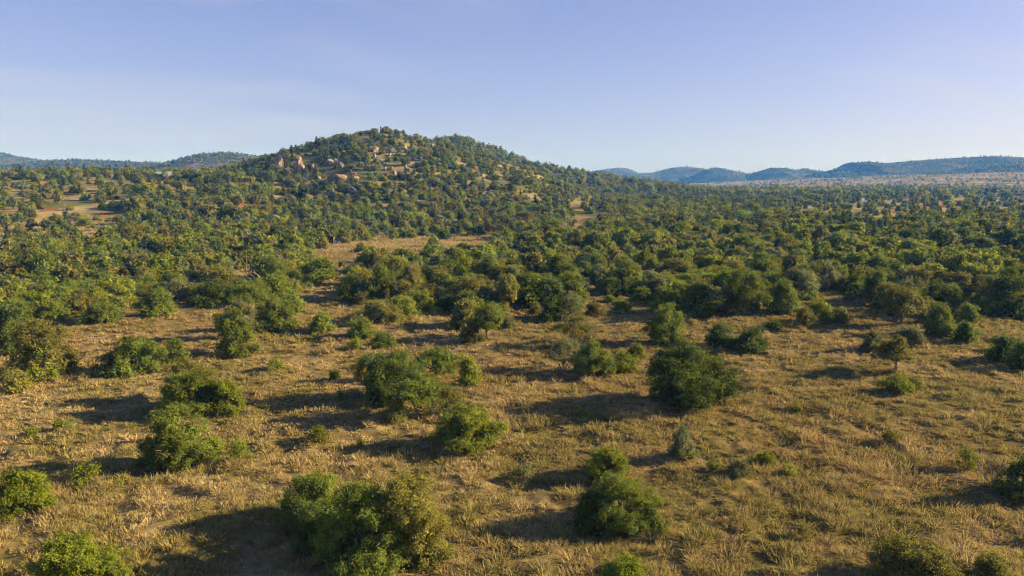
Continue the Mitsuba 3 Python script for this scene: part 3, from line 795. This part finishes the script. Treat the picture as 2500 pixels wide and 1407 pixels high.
def density(x, y):
    d = np.where(in_poly(BEYOND, x, y), np.where(y < 150, 0.85, 0.95), 0.0)
    edge = in_poly(FRONT + [(900, 600), (-900, 600)], x, y - 9)
    d = np.where((d > 0) & (y < 135) & ~edge, 0.50, d)
    far = y > 640
    n = nz(x, y, 90, 90)
    dens_far = np.where(y < 1060, np.clip(0.60 + 3.2 * n, 0.10, 0.95), 0.10) * (x > 100)
    dens_far = np.where((y > 1280) & (y < 1420), np.clip(0.45 + 3 * n, 0.08, 0.8), dens_far)
    d = np.where(far, np.maximum(dens_far, np.clip(0.16 + 1.6 * n, 0.04, 0.6)), d)
    k = (x > -300) & (x < 150) & (y > 330) & (y < 700)
    d = np.where(k & (z_kopje(x, y) > z_plain(x, y)), 0.93, d)
    gap = nz(x, y, 16, 91, 2)
    d = np.where((gap < -0.14), d * 0.25, d)
    for dens, poly in ZONES:
        d = np.where(in_poly(poly, x, y), dens, d)
    return d


rng = np.random.default_rng(4711)
pts = []


def scatter(y0, y1, cell, keep=None, x_lim=None):
    ys = np.arange(y0, y1, cell)
    out = []
    for yy in ys:
        w = 0.74 * yy + 14
        xs = np.arange(-w, w, cell)
        out.append(np.stack([xs, np.full(len(xs), yy)], 1))
    q = np.vstack(out)
    return q + rng.uniform(-0.5, 0.5, q.shape) * cell


near = [scatter(88, 190, 3.3), scatter(190, 330, 3.7), scatter(330, 640, 4.5), scatter(640, 1100, 8.0), scatter(1100, 2500, 13.0)]
q = np.vstack(near)
q = q[rng.uniform(0, 1, len(q)) < density(q[:, 0], q[:, 1])]
# hills behind: bushes on the nearer ones, few on the farther ones
on_hill = []
for i, (yc, L, prof) in enumerate(HILLS):
    cell, dn = [(7.0, 0.75), (13, 0.55), (10, 0.7), (8.5, 0.9), (24, 0.4), (22, 0.4), (21, 0.4), (20, 0.5), (19, 0.5), (15, 0.7)][i]
    gxx, gyy = np.meshgrid(np.arange(prof[0][0], prof[-1][0], cell), np.arange(yc - L, yc + 0.15 * L, cell))
    h = np.stack([gxx.ravel(), gyy.ravel()], 1)
    h = h + rng.uniform(-0.5, 0.5, h.shape) * cell
    h = h[np.abs(h[:, 0]) < 0.74 * h[:, 1] + 14]
    thick = np.clip(0.6 + 2.4 * nz(h[:, 0], h[:, 1], 0.25 * L, 120 + i), 0.08, 1)
    h = h[rng.uniform(0, 1, len(h)) < dn * thick]
    zh = z_hill(i, h[:, 0], h[:, 1])
    on_hill.append(h[zh > z_plain(h[:, 0], h[:, 1]) + 1])
q = np.vstack([q] + on_hill)

tk = np.array(taken)
ok = np.ones(len(q), bool)
for x, y, rad in taken:
    ok &= np.hypot(q[:, 0] - x, q[:, 1] - y) > rad + 1.2
for x, y, w, h, col, label in BOULDERS:              # bare rock shows: no bush right before it
    ok &= ~((np.abs(q[:, 0] - x - (y - q[:, 1]) * 0.0) < 0.5 * w + 1.3) & (q[:, 1] < y + 0.5 * w) & (q[:, 1] > y - 3.5 - 0.4 * w))
ok &= ~((np.abs(q[:, 0] - tx_) < 3) & (q[:, 1] > ty_ - 30) & (q[:, 1] < ty_ + 3))
ok &= ~((np.abs(q[:, 0] - hx_) < 6) & (q[:, 1] > hy_ - 5) & (q[:, 1] < hy_ + 5))
q = q[ok]
zq = z_top(q[:, 0], q[:, 1])
dq = np.hypot(q[:, 0], q[:, 1])
n = len(q)
ru = rng.uniform(0, 1, (n, 6))
hill_k = (zq > z_plain(q[:, 0], q[:, 1]) + 1.5)

# kinds, sizes, leaf tones
tall = nz(q[:, 0], q[:, 1], 45, 95) + 0.10 * (q[:, 0] > 60) * (q[:, 1] > 180)
kind = np.where(ru[:, 0] < np.where(dq < 190, 0.13, 0.24) + 0.6 * np.clip(tall, -0.3, 0.4), 'tree', 'shrub')
ced = (ru[:, 1] < 0.10) & (dq > 230)
ced |= (ru[:, 1] < 0.30) & (q[:, 0] < -105) & (q[:, 0] > -175) & (q[:, 1] > 380) & (q[:, 1] < 520)
ced |= (ru[:, 1] < 0.35) & (q[:, 0] > 100) & (q[:, 1] > 330)
kind = np.where(ced, 'cedar', kind)
Wq = np.where(kind == 'tree', 3.8 + 2.6 * ru[:, 2], np.where(kind == 'cedar', 2.6 + 1.6 * ru[:, 2], 2.2 + 3.9 * ru[:, 2] ** 1.1))
Hq = np.where(kind == 'tree', 4.0 + 2.4 * ru[:, 3], np.where(kind == 'cedar', 5.0 + 3.5 * ru[:, 3], Wq * (0.62 + 0.3 * ru[:, 3])))
grow = np.where(dq < 200, 0.90, 1.0) * np.where(hill_k & (dq < 700), 0.80, 1.0) * np.where((q[:, 1] > 640) & (q[:, 0] > 130), 1.25, 1.0) * np.where(dq > 1200, 0.6, 1.0)
small = (density(q[:, 0], q[:, 1]) < 0.5) & (dq < 640)
grow = grow * np.where(small, 0.8, 1.0)
Wq, Hq = Wq * grow, Hq * grow
tone_noise = nz(q[:, 0], q[:, 1], 22, 97) + (ru[:, 4] - 0.5) * 0.75
side = q[:, 0] / q[:, 1]
tone = np.select([tone_noise < -0.26, tone_noise < -0.04, tone_noise < 0.20], ['dark', 'mid', 'olive'], 'bright')
tone = np.where((ru[:, 5] < 0.06) & (dq < 260), 'fresh', np.where(ru[:, 5] > 0.93, 'grey', tone))
tone = np.where((ru[:, 5] > 0.06) & (ru[:, 5] < 0.12) & (dq < 420), 'thorn', tone)
tone = np.where(kind == 'cedar', 'cedar', tone)
tone = np.where((dq > 300) & ((tone == 'fresh')), 'bright', tone)

# prototypes: (leaf size over width, triangles only)
LOD = [(0.068, False), (0.088, True), (0.125, True), (0.26, True)]
lod = np.select([dq < 150, dq < 290, dq < 700], [0, 1, 2], 3)
protos = {}


def proto(kd, tn, lv, k):
    name = f'proto_{kd}_{tn}_{lv}_{k}'
    if name not in protos:
        leaf, tri = LOD[lv]
        form = {'shrub': 'shrub', 'tree': 'tree', 'cedar': 'cedar'}[kd]
        seed = 9000 + k * 31 + lv * 7 + sum(map(ord, kd)) + 13 * sum(map(ord, tn))
        H1 = {'shrub': 0.8, 'tree': 1.05, 'cedar': 2.1}[kd]
        lm, c, rr = crown(form, seed, 1.0, H1, leaf, 1.25 if lv < 3 else 1.5, tri, 0.55 if not tri else 0.8)
        g = {'type': 'shapegroup', 'crown': mikit.ply((lm[0] / [1, 1, H1], lm[1]), 'leaf_' + tn, uv=lm[2])}
        if lv < 2 or (kd == 'tree' and lv == 2):
            st = stems(form, seed, 1.0, H1, c if lv < 2 else c[:4], 4)
            g['trunk' if kd != 'shrub' else 'stem'] = mikit.ply((st[0] / [1, 1, H1], st[1]), 'bark', smooth=True)
        scene[name] = g
        protos[name] = True
    return name


VAR = {'shrub': 3, 'tree': 2, 'cedar': 2}
app = np.maximum(Wq, Hq) / dq
order = np.argsort(-app)
limit = {'shrub': 200, 'tree': 240, 'cedar': 90}
done = dict.fromkeys(limit, 0)
COLOUR = {'dark': 'dark green', 'mid': 'green', 'olive': 'olive green', 'bright': 'light green', 'fresh': 'yellow green', 'grey': 'grey green', 'thorn': 'brownish', 'cedar': 'dark'}
NAME = {'shrub': 'shrub', 'tree': 'tree', 'cedar': 'cedar_tree'}
CAT = {'shrub': ('bush', 'bush'), 'tree': ('tree', 'round crowned tree'), 'cedar': ('tree', 'pointed tree')}
stuff = 0
for j in order:
    kd, tn = str(kind[j]), str(tone[j])
    name = proto(kd, tn, int(lod[j]), int(rng.integers(0, VAR[kd])))
    x, y = float(q[j, 0]), float(q[j, 1])
    W, H = float(Wq[j]), float(Hq[j])
    inst = {'type': 'instance', 'group': {'type': 'ref', 'id': name},
            'to_world': T().translate([x, y, float(zq[j]) - 0.04 * H]).rotate([0, 0, 1], float(rng.uniform(0, 360))).scale([W * float(rng.uniform(0.88, 1.14)), W, H])}
    if done[kd] < limit[kd] and dq[j] < 640:
        done[kd] += 1
        key = new_key(NAME[kd])
        scene[key] = inst
        where = ('by the left edge', 'at the left', 'left of centre', 'right of centre', 'at the right', 'by the right edge')[int(np.clip((side[j] + 0.69) / 0.23, 0, 5))]
        band = ('at the front of the thicket' if dq[j] < 122 else 'within the near thicket' if dq[j] < 150 else 'in the deep thicket' if dq[j] < 190 else
                'on the rocky hill' if hill_k[j] else 'in the middle bush' if dq[j] < 255 else 'in the bush near the hill foot' if dq[j] < 370 else
                'in the distant bush past the hill foot')
        cat, noun = CAT[kd]
        lab = f'{COLOUR[tn]} {noun} {band}, {where}'
        tag(key, lab, cat, f'{COLOUR[tn]} {noun}{"es" if noun == "bush" else "s"} {band}, {where}')
    else:
        stuff += 1
        scene[f'woodland__{stuff:05d}'] = inst
tag('woodland', 'mass of bushes and trees covering the plain and the hills', kind='stuff')


# ------------------------------------------------------------------ grass
def tufts(x, y, h, blades, wid, rng, wide=0.42, tone=0.42):
    n = len(x)
    z = z_top(x, y)
    ang = rng.uniform(0, 2 * np.pi, (n, blades))
    rad = rng.uniform(0, 1, (n, blades)) ** 0.7 * (wide * h + 0.04)[:, None]
    tilt = rng.uniform(0.3, 1.55, (n, blades))
    hh = h[:, None] * rng.uniform(0.6, 1.2, (n, blades))
    bx, by = x[:, None] + np.cos(ang) * rad, y[:, None] + np.sin(ang) * rad
    base = np.stack([bx, by, np.broadcast_to(z[:, None] - 0.03, bx.shape)], -1)
    out = np.stack([np.cos(ang), np.sin(ang), 0 * ang], -1)
    side_a = ang + rng.uniform(-1.2, 1.2, ang.shape) + np.pi / 2
    sd = np.stack([np.cos(side_a), np.sin(side_a), 0 * ang], -1) * (wid * rng.uniform(0.6, 1.3, ang.shape))[..., None] * 0.5
    up = np.array([0, 0, 1.0])
    mid_ = base + out * (0.5 * hh * np.sin(tilt * 0.6))[..., None] + up * (0.5 * hh * np.cos(tilt * 0.6))[..., None]
    tip = mid_ + out * (0.6 * hh * np.sin(tilt))[..., None] + up * (0.6 * hh * np.cos(tilt))[..., None]
    v = np.stack([mid_ - sd, mid_ + sd, tip, base], 2).reshape(-1, 3)
    k = np.arange(n * blades)[:, None] * 4
    f = np.vstack([k + [0, 1, 2], k + [1, 0, 3]])
    tone_ = np.clip(rng.normal(tone, 0.22, (n, 1)) + rng.normal(0, 0.12, (n, blades)), 0, 1)
    uv = np.stack([np.repeat(tone_.ravel(), 4), np.repeat(rng.uniform(0, 1, n * blades), 4)], 1)
    return v, f, uv


rng = np.random.default_rng(99)


def field(y0, y1, cell, prob=1.0):
    g = scatter(y0, y1, cell)
    g = g[rng.uniform(0, 1, len(g)) < prob]
    return g[:, 0], g[:, 1]


def tuft_height(x, y):
    a = meshkit.fbm(np.stack([x / 1.25, y / 1.25, 0 * x], -1), 2, 21)
    b = meshkit.fbm(np.stack([x / 9, y / 9, 0 * x], -1), 2, 22)
    return 0.09 + 0.75 * np.clip(a - 0.36, 0, 1) ** 1.1 * (0.35 + 1.3 * b) + rng.uniform(0, 0.08, len(x))


parts = []
for y0, y1, cell, blades, wid in ((27, 48, 0.29, 12, 0.042), (48, 75, 0.39, 12, 0.060), (75, 130, 0.60, 10, 0.095)):
    x, y = field(y0, y1, cell)
    gap = meshkit.fbm(np.stack([x / 1.1, y / 1.1, 0 * x], -1), 2, 27) + 0.5 * meshkit.fbm(np.stack([x / 5, y / 5, 0 * x], -1), 2, 28)
    k = gap > 0.60 + rng.uniform(-0.06, 0.06, len(x))
    x, y = x[k], y[k]
    parts.append(tufts(x, y, tuft_height(x, y) * 1.1, int(blades * 1.4), wid, rng))
# larger tussocks among them
for y0, y1, cell, blades, wid in ((27, 52, 1.05, 95, 0.045), (52, 80, 1.2, 70, 0.065), (80, 135, 1.6, 44, 0.10)):
    x, y = field(y0, y1, cell, 0.72)
    thick = meshkit.fbm(np.stack([x / 7, y / 7, 0 * x], -1), 3, 33)
    k = rng.uniform(0, 1, len(x)) < np.clip(1.6 * thick - 0.05, 0, 1)
    x, y = x[k], y[k]
    parts.append(tufts(x, y, rng.uniform(0.30, 0.66, len(x)) * (0.6 + 0.7 * thick[k]), blades, wid, rng, 0.85, 0.66))
x, y = field(130, 300, 1.7)
parts.append(tufts(x, y, 0.30 + rng.uniform(0, 0.45, len(x)), 8, 0.20, rng))
gm = join(parts)
scene['grass'] = mikit.ply((gm[0], gm[1]), 'dry_grass', uv=gm[2])
tag('grass', 'tussocks of dry tan and olive grass covering the open ground', kind='stuff')

# low green herbs and shoots among the grass
rng = np.random.default_rng(123)
x, y = field(30, 120, 3.0, 1.0)
k = rng.uniform(0, 1, len(x)) < np.clip(3.0 * (nz(x, y, 15, 41) + 0.02) + 0.004 * x, 0.03, 0.7)
x, y = x[k], y[k]
hs, zs = [], z_top(x, y)
for i in range(len(x)):
    m = int(rng.integers(25, 80))
    w, h = rng.uniform(0.25, 0.75), rng.uniform(0.2, 0.55)
    p = rng.normal(size=(m, 3)) * [w * 0.5, w * 0.5, h * 0.5]
    p[:, 2] = np.abs(p[:, 2]) + 0.05
    hs.append(leaf_mesh(p + [x[i], y[i], zs[i]], unit(rng.normal(size=(m, 3)) + [0, 0, 0.5]), 0.10 + 0.0012 * y[i], rng))
hm = join(hs)
scene['herbs'] = mikit.ply((hm[0], hm[1]), 'leaf_olive', uv=hm[2])
tag('herbs', 'low green herbs and shoots scattered in the dry grass', kind='stuff')

# ------------------------------------------------------------------ air
scene['haze'] = {'type': 'cube', 'to_world': T().translate([0, 0, 80]).scale([6100, 6100, 130]), 'bsdf': {'type': 'null'}, 'interior': {'type': 'ref', 'id': 'air'}}
tag('haze', 'thin bluish haze over the land', kind='stuff')
